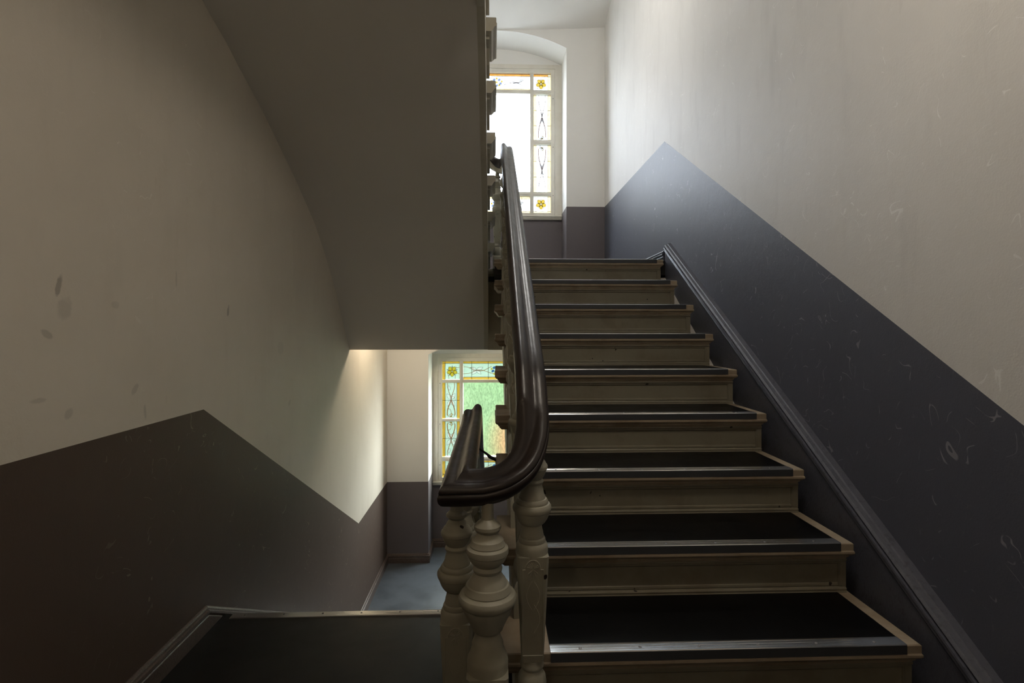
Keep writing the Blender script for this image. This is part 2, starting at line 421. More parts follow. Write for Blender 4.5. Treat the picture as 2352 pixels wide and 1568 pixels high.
# outer leaf of the wall (seals the building)
YO = 6.58
for (x0, x1) in ((XL - .15, CX0 + .045), (CX1 - .045, XR + .15)):
    mb.quad((x0, YO, ZB), (x1, YO, ZB), (x1, YO, ZT), (x0, YO, ZT), 0)
for (a, b) in ((ZB, WIN[2]['zc0']), (WIN[2]['zc1'], WIN[1]['zc0']), (WIN[1]['zc1'], ZT)):
    mb.quad((CX0 + .045, YO, a), (CX1 - .045, YO, a), (CX1 - .045, YO, b), (CX0 + .045, YO, b), 0)
for w in WIN.values():
    for X in (CX0 + .045, CX1 - .045):
        mb.quad((X, YN, w['zc0']), (X, YO, w['zc0']), (X, YO, w['zc1']), (X, YN, w['zc1']), 0)
    for z in (w['zc0'], w['zc1']):
        mb.quad((CX0, YN, z), (CX1, YN, z), (CX1, YO, z), (CX0, YO, z), 0)
struct(mb.build('wall_back', [M['back_wall'], M['dado_back']]), 'far white wall with two arched window niches and a dark lower band')

# ------------------------------------------------------------------ floors, ceilings, soffits
mb = MB(); mb.box(XL, -0.04, YB, nosL(8) - .0, -0.05, 0.0); mb.box(-0.04, XR, YB, 1.37, -0.05, 0.0)
struct(mb.build('floor', M['lino']), 'dark linoleum floor of the main landing')
mb = MB(); mb.box(XL, XR, nosL(1), YN, ZD - .2, ZD)
struct(mb.build('floor', M['lino_low']), 'blue-grey linoleum floor of the lower half landing, under the lower window')
mb = MB(); mb.box(XL, XR, 4.47, YN - .43, ZU - .17, ZU); mb.box(.02, XR, 3.80, 4.47, ZU - .10, ZU)
mb.box(XL, .03, 4.38, 4.47, ZU - .10, ZU)
struct(mb.build('floor', M['lino']), 'upper half landing slab')
mb = MB(); mb.box(XL, XR, YB, YF + .4, ZB - .1, ZB); struct(mb.build('floor', M['lino']), 'stairwell bottom')
mb = MB(); mb.box(XL, XR, YB, YF + .4, ZT, ZT + .1); struct(mb.build('ceiling', M['ceiling']), 'top of the stairwell')

SOF = [(2.215, 1.317), (2.31, 1.285), (2.422, 1.249), (2.515, 1.210), (2.64, 1.162), (2.777, 1.108), (2.907, 1.050), (3.044, 0.984),
       (3.216, 0.905), (3.377, 0.818), (3.563, 0.715), (3.715, 0.607), (3.871, 0.480), (4.019, 0.340), (4.154, 0.191), (4.30, 0.027), (4.469, -0.159)]
SOF = [(YB, 1.40), (1.2, 1.40), (1.75, 1.385), (2.0, 1.36)] + SOF
# subdivide smoothly
def catmull(P, n=4):
    out = []
    for i in range(len(P) - 1):
        p0 = P[max(i - 1, 0)]; p1 = P[i]; p2 = P[i + 1]; p3 = P[min(i + 2, len(P) - 1)]
        for k in range(n):
            t = k / n
            out.append(tuple(0.5 * ((2 * b) + (-a + c) * t + (2 * a - 5 * b + 4 * c - d) * t * t + (-a + 3 * b - 3 * c + d) * t ** 3)
                             for a, b, c, d in zip(p0, p1, p2, p3)))
    out.append(tuple(P[-1])); return out
SOFs = SOF[:4] + catmull(SOF[4:], 3)
def soffit(name, dz, x0, x1, label):
    mb = MB(); th = 0.05
    pr = [(y, z + E + dz) for y, z in SOFs]
    prof = pr + [(4.469, pr[-1][1] + .25)] + [(y - .03, z + th) for y, z in reversed(pr)]
    mb.extrude_x(prof, x0, x1)
    return struct(mb.build(name, M['soffit'], smooth=True, angle=30), label)
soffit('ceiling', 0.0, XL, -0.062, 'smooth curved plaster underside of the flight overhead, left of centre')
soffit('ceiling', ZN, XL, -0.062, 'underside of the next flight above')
# vaulted ceiling over the upper half landing
mb = MB()
gx = [XL + (XR - XL) * i / 14 for i in range(15)]; gy = [4.47 + (YF - 4.47) * j / 10 for j in range(11)]
def zc(x, y): return E + 3.35 + 0.045 * ((x - .06) / 1.2) ** 2 + 0.17 * (1 - math.exp(-(YF - y) / 0.45)) + 0.05 * (YF - y)
vs = [(x, y, zc(x, y)) for y in gy for x in gx]
fs = [(j * 15 + i, j * 15 + i + 1, j * 15 + i + 16, j * 15 + i + 15) for j in range(10) for i in range(14)]
mb.add(vs, fs); mb.add([(x, y, z + .08) for x, y, z in vs], fs)
struct(mb.build('ceiling', M['ceiling'], smooth=True), 'white vaulted ceiling over the upper half landing')
# sloping ceiling above the right flight (underside of the same flight one storey up)
mb = MB()
prof = [(4.47, 4.62), (3.9, 4.50), (1.3, 2.98), (0.9, 2.86), (YB, 2.86), (YB, 2.95), (0.9, 2.95), (1.3, 3.07), (3.9, 4.6), (4.47, 4.72)]
mb.extrude_x(prof, -0.02, XR)
struct(mb.build('ceiling', M['ceiling']), 'sloping plaster underside of the next right-hand flight')
# underside of the right flight, closing the space below it
mb = MB()
prof = [(1.37, -.06), (1.37, -.20), (1.60, -.20), (3.9, 1.22), (4.469, 1.052), (4.469, ZU - .17), (3.80, ZU - .12), (1.60, .10)]
mb.extrude_x(prof, .10, XR)
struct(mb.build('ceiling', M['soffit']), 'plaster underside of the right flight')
# fascia of the upper half landing in the stairwell
mb = MB()
mb.box(-0.03, .09, 4.385, 4.47, E - .159, ZU - .055)
mb.box(-0.06, .09, 4.469, 4.60, E - .159, ZU - .055)
struct(mb.build('trim_1', M['string']), 'painted fascia of the upper half landing beside the stairwell')
mb = MB()
mb.extrude_x([(4.385, ZU - .06), (4.370, ZU - .055), (4.366, ZU - .045), (4.352, ZU - .038), (4.346, ZU - .02), (4.346, ZU - .006), (4.35, ZU), (4.47, ZU), (4.47, ZU - .06)], -.03, .09)
struct(mb.build('trim_2', M['string'], smooth=True), 'moulded nosing of the upper half landing edge')
# landing edge around the well
mb = MB()
mb.box(-0.062, -0.035, 1.37, 2.33, -.30, -.045); mb.box(-0.062, XR, 1.37, 1.395, -.30, -.045)
mb.box(XL, -.035, 2.29, 2.33, -.25, -.045)
mb.box(XL, XR, YB, 1.37, -.30, -.26)
mb.box(XL, -.04, 1.37, 2.3, -.30, -.26)
struct(mb.build('trim_3', M['string']), 'painted edge board of the main landing around the stairwell')

# ------------------------------------------------------------------ skirting boards
BP = [(0, .0), (.016, .0), (.016, .058), (.013, .062), (.016, .066), (.019, .071), (.018, .080), (.012, .083), (.011, .090), (.008, .097), (.003, .100), (0, .100)]
def base_run(name, pts, side, mat, label, drop=0.0, prof=BP):
    """pts: (x, y, z) along the wall; side = unit vector (2D) pointing into the room for each segment (list)"""
    mb = MB(); loops = []
    n = len(pts)
    for i, p in enumerate(pts):
        if i == 0: s = Vector(side[0])
        elif i == n - 1: s = Vector(side[-1])
        else:
            a, b = Vector(side[i - 1]), Vector(side[i])
            s = (a + b) / (1 + a.dot(b)) if (1 + a.dot(b)) > .01 else a
        loops.append([(p[0] + s.x * d, p[1] + s.y * d, p[2] + (z if z > 0 else -drop)) for d, z in prof])
    mb.loops(loops)
    return struct(mb.build(name, mat, smooth=True, angle=12), label)
SR = (-1, 0); SLf = (1, 0)
base_run('baseboard_left', [(XL, YB, 0), (XL, 2.24, 0.0)], [SLf], M['base_left'], 'brown moulded skirting board along the main landing, left wall')
wid = [(d * 1.3, z) for d, z in BP]
base_run('baseboard_left', [(XL, 2.24, 0.0), (XL, 4.72, ZD)], [SLf], M['base_left'], 'brown moulded skirting sloping down beside the descending stairs', .30)
base_run('baseboard_left', [(XL, 4.72, ZD), (XL, YF, ZD)], [SLf], M['base_left'], 'skirting along the lower half landing, left wall')
base_run('baseboard_back', [(XL, YF, ZD), (XW0, YF, ZD), (XW0, YN, ZD), (XW1, YN, ZD), (XW1, YF, ZD), (XR, YF, ZD)],
         [(0, -1), (1, 0), (0, -1), (-1, 0), (0, -1)], M['base_left'], 'skirting around the lower window niche')
# inclined wall string of the right flight with a moulded top
WS = [(0, 0), (.040, 0), (.040, .030), (.034, .032), (.034, .036), (.044, .038), (.047, .044), (.044, .050), (.034, .051), (.034, .056), (.048, .057), (.053, .063), (.051, .070), (.038, .072), (.036, .078), (.047, .080), (.047, .081), (.040, .089), (.026, .092), (.022, .097), (.008, .099), (0, .100)]
base_run('baseboard_right', [(XR, 3.862, ZU - .008), (XR, YF, ZU - .008)], [SR], M['base_right'], 'grey skirting along the upper half landing, right wall', 0, [(d * .8, z) for d, z in WS])
yb = nosU(1) - .45
base_run('baseboard_right', [(XR, yb, R + (yb - nosU(1)) * sl), (XR, 3.80, R + (3.80 - nosU(1)) * sl - .012)], [SR], M['base_right'],
         'grey inclined wall string with moulded top beside the ascending stairs', .42, WS)

# ------------------------------------------------------------------ stair flights
def rect_stack(mb, x0, x1, y0, y1, z, levels, fx0=1, fx1=1, fy0=1, fy1=0):
    loops = []
    for ins, dz in levels:
        loops.append([(x0 + ins * fx0, y0 + ins * fy0, z + dz), (x1 - ins * fx1, y0 + ins * fy0, z + dz), (x1 - ins * fx1, y1 - ins * fy1, z + dz), (x0 + ins * fx0, y1 - ins * fy1, z + dz)])
    mb.loops(loops)
TLEV = [(.003, 0), (.000, -.003), (.000, -.024), (-.003, -.028), (-.003, -.034), (.002, -.040), (.009, -.044), (.010, -.049), (.014, -.051), (.015, -.056), (.021, -.062), (.023, -.066)]
RPROF = [(.012, .112), (.012, .106), (.006, .103), (.006, .097), (.002, .094), (0, .092), (0, .030), (.003, .028), (.004, .021), (.001, .020), (.001, .018), (.009, .017), (.012, .012), (.011, .006), (.013, .000)]
def strip_mesh(x0, x1):
    mb = MB()
    prof = [(-.0035, -.024), (-.0035, .001), (-.002, .0035), (.006, .0035), (.0068, .0022), (.0076, .0035), (.017, .0035), (.018, .0022), (.019, .0035),
            (.029, .0035), (.030, .0022), (.031, .0035), (.037, .0032), (.0385, .000), (-.0005, .000), (-.0005, -.024)]
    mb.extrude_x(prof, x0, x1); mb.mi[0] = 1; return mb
def screws_mesh(x0, x1, n):
    mb = MB()
    for i in range(n):
        cx = x0 + (x1 - x0) * (i + .5) / n
        mb.lathe([(.0042, .0034), (.0042, .0046), (.0030, .0052), (.0014, .0048), (.0012, .0052)], cx, .0125, 0, 10)
    return mb

def flight(name, label, steps, dirn, X0, X1, sx, mat_x, cat='stairs', nosing=True, full=True, last_is_landing=True):
    """steps: list of (y_nosing, z, y_back); dirn=-1 nosing faces the camera (-Y), +1 faces away"""
    root = empty(name, (0, steps[0][0], steps[0][1] - R))
    tag(root, label, cat)
    ry, rz = steps[0][0], steps[0][1] - R
    smesh = None
    for i, (yn, z, ybk) in enumerate(steps):
        mb = MB()
        if dirn < 0: rect_stack(mb, X0, X1, 0, ybk - yn, 0, TLEV)
        else:
            lo = [(X0 + 0, 0)]
            loops = []
            for ins, dz in TLEV:
                loops.append([(X0 + ins, ybk - yn, dz), (X1 - ins, ybk - yn, dz), (X1 - ins, -ins, dz), (X0 + ins, -ins, dz)])
            mb.loops(loops)
        tr = mb.build('tread', M['tread'] if dirn < 0 else M['string'], root, True, 30, (0, yn - ry, z - rz))
        if full:
            mm = MB(); d = ybk - yn - .006
            mm.box(mat_x[0], mat_x[1], .036, d, -.001, .0025)
            mm.build('mat', M['mat'], tr)
            if smesh is None:
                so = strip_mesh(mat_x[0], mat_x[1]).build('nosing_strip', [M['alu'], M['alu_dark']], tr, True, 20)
                sc = screws_mesh(mat_x[0], mat_x[1], 6).build('screws', M['screw'], so)
                sc['kind'] = 'stuff'
                smesh = (so.data, sc.data)
            else:
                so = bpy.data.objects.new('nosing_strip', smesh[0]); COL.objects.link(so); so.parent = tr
                sc = bpy.data.objects.new('screws', smesh[1]); COL.objects.link(sc); sc.parent = so; sc['kind'] = 'stuff'
        # riser below this tread
        rb = MB()
        yr = .028
        if dirn < 0:
            prof = [(yr - d, zz) for d, zz in RPROF] + [(yr + .022, 0), (yr + .022, .112)]
            rb.extrude_x(prof, sx, X1 - .012)
            # end stile on the wall side
            rb.box(X1 - .036, X1 - .010, yr - .005, yr + .004, .018, .104)
            rb.box(X1 - .031, X1 - .015, yr - .0065, yr + .004, .022, .100)
        else:
            rb.box(X0 + .0, sx, -yr - .02, -yr, 0, .112)
        rb.build('riser', M['riser'], root, True, 25, (0, yn - ry, z - R - rz))
    return root

# ascending flight on the right
stepsU = [(nosU(i), R * i, nosU(i + 1) + .03) for i in range(1, 10)] + [(nosU(10), ZU, nosU(10) + .12)]
up = flight('staircase', 'cream painted staircase with dark linoleum treads and aluminium nosings rising on the right', stepsU, -1, .018, 1.190, .075, (.159, 1.146))
# outer cut string: saw-tooth board under the tread ends
mb = MB()
def zig(y0shift=0):
    top = []
    for i in range(1, 11):
        y = nosU(i) + .028
        top.append((y, R * (i - 1) - .05)); top.append((y, R * i - .05))
    return top
pts = [(1.30, -.05)] + zig()[1:] + [(4.47, ZU - .05), (4.47, 1.052), (4.05, 1.18)] + [(3.9, 1.20), (1.62, -.20), (1.30, -.20)]
mb.extrude_x(pts, .072, .10)
rl = (0, -nosU(1), 0)
o = mb.build('string', M['string'], up); o.location = (0, -nosU(1), 0)
mb = MB()   # scroll bracket boards, one per step, proud of the string
for i in range(2, 10):
    y = nosU(i) + .03; z = R * i - .066
    prof = [(y, z), (y + .245, z), (y + .245, z - .018), (y + .18, z - .03), (y + .12, z - .075), (y + .05, z - .10), (y, z - .102)]
    mb.extrude_x(prof, .064, .073)
o = mb.build('bracket', M['string'], up); o.location = (0, -nosU(1), 0)

# overhead flight on the left
stepsO = [(nosL(k), ZU + R * k, nosL(k + 1) - .03) for k in range(1, 8)]
ov = flight('staircase', 'overhead staircase seen from below, its cream tread ends stacked left of the tall window', stepsO, 1, XL + .01, .022, -.03, None, full=False)
mb = MB()
low = [(y, z + E) for y, z in SOFs if y > 2.2]
top = []
for k in range(8, 0, -1):
    y = nosL(k) - .028
    top.append((y, ZU + R * k - .05)); top.append((y, ZU + R * (k - 1) - .05))
prof = [(2.05, ZN - .05), (2.05, low[0][1])] + low + [(4.469, ZU - .05)] + list(reversed(top))
mb.extrude_x(prof, -.062, -.028)
o = mb.build('string', M['string'], ov); o.location = (0, -stepsO[0][0], -(stepsO[0][1] - R))
mb = MB()
for k in range(1, 8):
    y = nosL(k) - .03; z = ZU + R * k - .066
    prof = [(y, z), (y - .25, z), (y - .25, z - .016), (y - .18, z - .024), (y - .10, z - .07), (y, z - .095)]
    mb.extrude_x(prof, -.03, -.012)
o = mb.build('bracket', M['string'], ov); o.location = (0, -stepsO[0][0], -(stepsO[0][1] - R))
# next main landing slab above
mb = MB(); mb.box(XL, -.03, YB, nosL(8) - .03, ZN - .1, ZN); mb.box(-.03, XR, YB, 1.35, ZN - .08, ZN)
struct(mb.build('floor', M['lino']), 'slab of the landing above')

# descending flight on the left: only its landing nosing is seen
stepsD = [(nosL(8 - j), -R * j, nosL(8 - j + 1) - .03) for j in range(7, 0, -1)]
dn = empty('staircase', (0, nosL(1), ZD)); tag(dn, 'descending staircase dropping away beyond the edge of the dark landing, lower left', 'stairs')
for (yn, z, ybk) in stepsD + [(nosL(8), 0.0, nosL(8) - .09)]:
    loops = []
    x1 = -.02
    for ins, dz in TLEV:
        loops.append([(XL + .03 + ins, ybk - yn, dz), (x1 - ins, ybk - yn, dz), (x1 - ins, -ins, dz), (XL + .03 + ins, -ins, dz)])
    mb = MB(); mb.loops(loops)
    tr = mb.build('tread', M['tread'], dn, True, 30, (0, yn - nosL(1), z - ZD - (.003 if z == 0 else 0)))
    mm = MB()
    if z < 0: mm.box(XL + .09, -.16, ybk - yn + .006, -.036, -.001, .0025); mm.build('mat', M['mat'], tr)
    sm = MB(); prof = [(.0035, -.022), (.0035, .004), (.002, .0065), (-.006, .0065), (-.0068, .0052), (-.0076, .0065), (-.017, .0065), (-.018, .0052), (-.019, .0065),
                       (-.029, .0065), (-.030, .0052), (-.031, .0065), (-.037, .0062), (-.0385, .000), (.0005, .000), (.0005, -.022)]
    sm.extrude_x(prof, XL + .055, -.15)
    so = sm.build('nosing_strip', M['alu'], tr, True, 20)
    sc = MB()
    for i in range(6): sc.lathe([(.0042, .0064), (.0042, .0076), (.003, .0082)], XL + .11 + i * .163, -.0125, 0, 10)
    o = sc.build('screws', M['screw'], so); o['kind'] = 'stuff'
    rb = MB(); rb.box(XL + .03, -.06, -.05, -.03, -R, -.06)
    rb.build('riser', M['riser'], dn, False, 25, (0, yn - nosL(1), z - ZD))
mb = MB()
pts = [(2.30, -.05)]
for j in range(0, 8):
    y = nosL(8 - j) - .03 if j < 8 else 0
    pts.append((y, -R * j - .05)); pts.append((y, -R * (j + 1) - .05))
pts = pts[:-1] + [(nosL(1) - .03, ZD - .05), (nosL(1) - .03, ZD - .3), (2.30, -.32)]
mb.extrude_x(pts, -.062, -.038)
o = mb.build('string', M['string'], dn); o.location = (0, -nosL(1), -ZD)

# ------------------------------------------------------------------ balusters
def shaft(mb, z0, h0, z1, h1):
    ch = .15
    loops = []
    for z, h in ((z0, h0 * .93), (z0 + .003, h0), (z1, h1)):
        c = h * ch
        loops.append([(h, -h + c, z), (h, h - c, z), (h - c, h, z), (-h + c, h, z), (-h, h - c, z), (-h, -h + c, z), (-h + c, -h, z), (h - c, -h, z)])
    mb.loops(loops)
def carve(mb, z0, h0, z1, h1, w):
    """relief on the camera-side face and on the opposite one: framed panel, arch, fan of petals, long leaves"""
    def P(u, z, off, sgn):
        h = h0 + (h1 - h0) * (z - z0) / (z1 - z0) + off
        return (u, -h * sgn, z)
    for sgn in (1, -1):
        def ribbon(pts, wd, off=.0012):
            for (u0, a0), (u1, a1) in zip(pts[:-1], pts[1:]):
                dx, dz = u1 - u0, a1 - a0; L = math.hypot(dx, dz) or 1e-6
                nx, nz = -dz / L * wd / 2, dx / L * wd / 2
                A = P(u0 + nx, a0 + nz, 0, sgn); B = P(u0 - nx, a0 - nz, 0, sgn); C = P(u1 - nx, a1 - nz, 0, sgn); D = P(u1 + nx, a1 + nz, 0, sgn)
                m0 = P(u0, a0, off, sgn); m1 = P(u1, a1, off, sgn)
                mb.add([A, B, C, D, m0, m1], [(0, 4, 5, 3), (4, 1, 2, 5), (0, 1, 4), (3, 5, 2)])
        zt = z1 - .035 * w / .03; zb = z0 + .02
        hw = w
        ribbon([(-hw, zb), (-hw, zt), (-hw * .72, zt)], .0022); ribbon([(hw, zb), (hw, zt), (hw * .72, zt)], .0022); ribbon([(-hw, zb), (hw, zb)], .0022)
        arc = [(hw * .72 * math.cos(a), zt + hw * .95 * math.sin(a)) for a in [PI * i / 12 for i in range(13)]]
        ribbon(arc, .0026, .0016)
        for k in range(9):                  # fan of petals
            a = math.radians(20 + 140 * k / 8); L = hw * .62
            ribbon([(0.002 * math.cos(a), zt + .002 + .006 * math.sin(a)), (L * math.cos(a), zt + .002 + L * math.sin(a))], .0034, .0020)
        for k in range(5):
            a = math.radians(-150 + 120 * k / 4); L = hw * .75
            ribbon([(0, zt), (L * math.cos(a) * .7, zt + L * math.sin(a))], .0028, .0016)
        for s in (-1, 1):                   # long leaves running down the shaft
            for j in range(2 if s > 0 else 1):
                zz = zt - .03 - j * (zt - zb) * .27
                lf = [(s * hw * (.1 + .55 * math.sin(PI * t)), zz - t * (zt - zb) * .33) for t in [i / 7 for i in range(8)]]
                ribbon(lf, .0020, .0006)
STD = [(.024, .108), (.030, .112), (.0355, .125), (.037, .143), (.0345, .160), (.027, .172), (.024, .176), (.024, .180), (.030, .184), (.0305, .190), (.0275, .196), (.028, .204)]
STD_UP = [(.0405, .466), (.0412, .480), (.0405, .490), (.0380, .498), (.0345, .5015), (.0350, .505), (.0335, .511), (.0300, .514), (.0305, .517), (.0290, .522), (.0285, .527), (.0265, .533), (.0255, .540), (.0255, .545), (.031, .549), (.034, .552), (.040, .561),
          (.0445, .573), (.0460, .579), (.0485, .581), (.0500, .587), (.0495, .593), (.0465, .597), (.0455, .5985), (.0415, .600), (.0420, .603), (.0400, .608), (.0375, .6115), (.0345, .6125), (.0345, .616), (.0310, .623), (.029, .634), (.0265, .642), (.0255, .648),
          (.0290, .650), (.0300, .655), (.0270, .660), (.0255, .661), (.0300, .667), (.0345, .676), (.0370, .683), (.0375, .686), (.0400, .688), (.0405, .694), (.0390, .698), (.0365, .700), (.0340, .706), (.0290, .711), (.0255, .718),
          (.0200, .724), (.0190, .728), (.0230, .731), (.0270, .735), (.0265, .741), (.0210, .746), (.0175, .749), (.0165, .755), (.0145, .78)]
def baluster_mesh(L):
    mb = MB(); h = .040
    # foot block
    mb.loops([[(-a, -a, z), (a, -a, z), (a, a, z), (-a, a, z)] for a, z in ((.036, 0), (.036, .090), (.033, .096), (.028, .108))])
    mb.lathe(STD, n=32)
    shaft(mb, .204, .0275, .474, h)
    carve(mb, .204, .0275, .474, h, .026)
    up_ = list(STD_UP); up_[-1] = (.0145, L)
    mb.lathe(up_, n=32)
    return mb
NEWEL = [(0.049, 0.4), (0.0495, 0.424), (0.048, 0.434), (0.0415, 0.4467), (0.0405, 0.452), (0.038, 0.456), (0.0375, 0.468), (0.0335, 0.4773), (0.03, 0.488), (0.03, 0.4947), (0.037, 0.5013), (0.0385, 0.5067), (0.046, 0.522), (0.0475, 0.525), (0.0555, 0.54), (0.06, 0.552), (0.0605, 0.558), (0.065, 0.561), (0.069, 0.569), (0.0695, 0.577), (0.066, 0.584), (0.056, 0.5895), (0.057, 0.592), (0.0545, 0.598), (0.0515, 0.606), (0.047, 0.6075), (0.043, 0.618), (0.04, 0.6209), (0.034, 0.6306), (0.0305, 0.6359), (0.034, 0.6385), (0.0355, 0.6439), (0.0335, 0.6492), (0.0305, 0.6518), (0.032, 0.6536), (0.04, 0.6606), (0.045, 0.6686), (0.0465, 0.674), (0.047, 0.677), (0.05, 0.68), (0.0505, 0.688), (0.0495, 0.693), (0.042, 0.6975), (0.0425, 0.7), (0.04, 0.705), (0.038, 0.712), (0.03, 0.718), (0.026, 0.726), (0.024, 0.73), (0.029, 0.733), (0.0325, 0.739), (0.032, 0.746), (0.027, 0.751), (0.024, 0.754), (0.0195, 0.757), (0.015, 0.761), (0.014, 0.803)]
def newel_mesh(L):
    mb = MB()
    mb.loops([[(-a, -a, z), (a, -a, z), (a, a, z), (-a, a, z)] for a, z in ((.058, 0), (.058, .07), (.05, .078), (.046, .085))])
    shaft(mb, .085, .044, .405, .049)
    carve(mb, .085, .044, .405, .049, .034)
    up_ = list(NEWEL); up_[-1] = (.0140, L)
    mb.lathe(up_, n=40)
    return mb

# ------------------------------------------------------------------ handrail
RW = .043
RP = [(-.034, 0), (-.040, .006), (-.0425, .018), (-.043, .035), (-.042, .054), (-.0395, .066), (-.035, .0735), (-.029, .0778), (-.022, .0790), (-.015, .0765),
      (-.009, .071), (-.004, .0635), (.000, .0575), (.004, .0545), (.009, .0540), (.014, .0552), (.020, .0560), (.028, .0548), (.034, .0508), (.0385, .0445), (.0405, .0375), (.0400, .0345),
      (.0385, .0335), (.0405, .0325), (.0430, .0280), (.0432, .0210), (.0410, .0130), (.036, .0060), (.028, .0015), (.018, 0)]
def rail_sweep(mb, path, prof, flip=1, mitre=()):
    n = len(path); loops = []
    for i, p in enumerate(path):
        p = Vector(p)
        a = (p - Vector(path[i - 1])) if i > 0 else (Vector(path[1]) - p)
        b = (Vector(path[i + 1]) - p) if i < n - 1 else a
        if i == 0: a = b
        a2 = Vector((a.x, a.y)).normalized(); b2 = Vector((b.x, b.y)).normalized()
        na = Vector((a2.y, -a2.x)); nb = Vector((b2.y, -b2.x))
        s = (na + nb) / (1 + na.dot(nb)) * flip
        loops.append([(p.x + s.x * u, p.y + s.y * u, p.z + v) for u, v in prof])
    mb.loops(loops)
def smoothz(pts, n=6): return catmull(pts, n)
XLr, XRr = -.085, .107
def zr(y): return .157 + .5982 * y
lvl = .79
def zdn(y): return lvl + .03 - (y - 2.40) * (R / GL)
path = []
path += [(XLr, y, zdn(y)) for y in (4.6, 4.0, 3.4, 2.9, 2.6)]
path += smoothz([(XLr, 2.50, zdn(2.50)), (XLr, 2.42, zdn(2.42) - .004), (XLr, 2.36, lvl + .012), (XLr, 2.30, lvl + .004), (XLr, 2.22, lvl)], 4)
path += [(XLr, y, lvl) for y in (2.1, 1.8, 1.5, 1.40)]
path += [(XLr, 1.323, lvl), (-.055, 1.323, lvl)]
arcc = (.007, 1.423); ar = .10
tz = [(-.025, lvl)]
turn = [(-.02, 1.323, lvl + .001), (.007, 1.323, .797)]
for th, z in ((12, .804), (25, .816), (38, .832), (50, .852), (62, .880), (74, .911), (84, .940), (90, .958)):
    a = math.radians(th)
    turn.append((arcc[0] + ar * math.sin(a), arcc[1] - ar * math.cos(a), z))
turn += [(XRr, 1.445, .985), (XRr, 1.475, 1.022), (XRr, 1.51, 1.055), (XRr, 1.56, zr(1.56)), (XRr, 1.62, zr(1.62))]
path += smoothz(turn, 3)
path += [(XRr, y, zr(y)) for y in (1.9, 2.3, 2.7, 3.1, 3.4, 3.6)]
path += smoothz([(XRr, 3.70, zr(3.70)), (XRr, 3.78, zr(3.78) - .004), (XRr, 3.86, 2.460), (XRr, 3.93, 2.484), (XRr, 4.02, 2.49), (XRr, 4.12, 2.49)], 4)
path += [(XRr, 4.20, 2.49)]
bal = empty('balustrade', (0, 1.3, 0))
tag(bal, 'wooden balustrade with dark brown moulded handrail and cream turned balusters between the two flights', 'balustrade')
BO = Vector((0, 1.3, 0))
def place(o, parent, org, loc=(0, 0, 0)):
    o.parent = parent; o.location = Vector(loc) - Vector(org); return o
mb = MB(); rail_sweep(mb, path, RP, 1)
place(mb.build('handrail', M['rail'], None, True, 38), bal, BO)
# painted core strip below the rail
CP = [(-.022, -.014), (-.022, .002), (.022, .002), (.022, -.014)]
mb = MB()
i0 = next(i for i, p in enumerate(path) if p[1] > 1.6 and p[0] > 0)
rail_sweep(mb, path[i0:], CP, 1)
place(mb.build('under_rail', M['string'], None), bal, BO)
mb = MB(); rail_sweep(mb, [p for p in path if p[0] < -.08 and p[1] > 1.42], CP, 1)
place(mb.build('under_rail', M['string'], None), bal, BO)

upper_bal = empty('balustrade', (0, 4.3, ZU))
tag(upper_bal, 'upper balustrade turning on the half landing in front of the tall window, pale newel post', 'balustrade')
UO = Vector((0, 4.3, ZU))
def zo(y): return 2.562 + .5763 * (4.425 - y)
p2 = [(XRr, 4.20, 2.49), (XRr, 4.26, 2.490)]
cc = (.011, 4.275)
for th, z in ((15, 2.491), (35, 2.494), (55, 2.50), (75, 2.515), (95, 2.54), (115, 2.568), (135, 2.60), (155, 2.635), (170, 2.665)):
    a = math.radians(th)
    p2.append((cc[0] + .096 * math.cos(a), cc[1] + .096 * math.sin(a), z))
p2 += [(XLr, 4.22, zo(4.22) + .005), (XLr, 4.15, zo(4.15))]
p2 = smoothz(p2, 3) + [(XLr, y, zo(y)) for y in (3.9, 3.4, 2.9, 2.5, 2.0)]
mb = MB(); rail_sweep(mb, p2, RP, 1)
place(mb.build('handrail', M['rail'], None, True, 38), upper_bal, UO)
mb = MB(); rail_sweep(mb, p2, [(-.026, -.034), (-.026, .002), (.026, .002), (.026, -.034)], 1)
place(mb.build('under_rail', M['string'], None), upper_bal, UO)

def rail_base_z(pth, x, y):
    return min(pth, key=lambda p: (p[0] - x) ** 2 + (p[1] - y) ** 2)[2]
meshes = {}
def add_baluster(parent, org, x, y, z, ztop, newel=False, rot=0.0):
    L = round(ztop - z + .012, 2)
    key = (newel, L)
    if key not in meshes:
        src = (newel_mesh(L) if newel else baluster_mesh(L)).build('newel_post' if newel else 'baluster', M['baluster'], None, True, 33)
        meshes[key] = src.data; o = src
    else:
        o = bpy.data.objects.new('newel_post' if newel else 'baluster', meshes[key]); COL.objects.link(o)
    place(o, parent, org, (x, y, z)); o.rotation_euler.z = rot
    return o
add_baluster(bal, BO, -.010, 1.300, 0, .795, True)
for y in (1.40, 1.68, 1.96, 2.24): add_baluster(bal, BO, -.090, y, 0, lvl)
for i in range(1, 10):
    y = nosU(i) + .213
    zt = .895 if i == 1 else zr(y)
    add_baluster(bal, BO, .103, y, R * i, zt)
add_baluster(bal, BO, .103, 3.96, ZU, 2.485)
for j in range(1, 7):
    y = nosL(8 - j) - .12
    add_baluster(bal, BO, -.090, y, -R * j, zdn(y))
add_baluster(upper_bal, UO, .045, 4.365, ZU, 2.49)
for k in range(1, 8):
    y = nosL(k) - .20
    add_baluster(upper_bal, UO, -.085, y, ZU + R * k, zo(y))
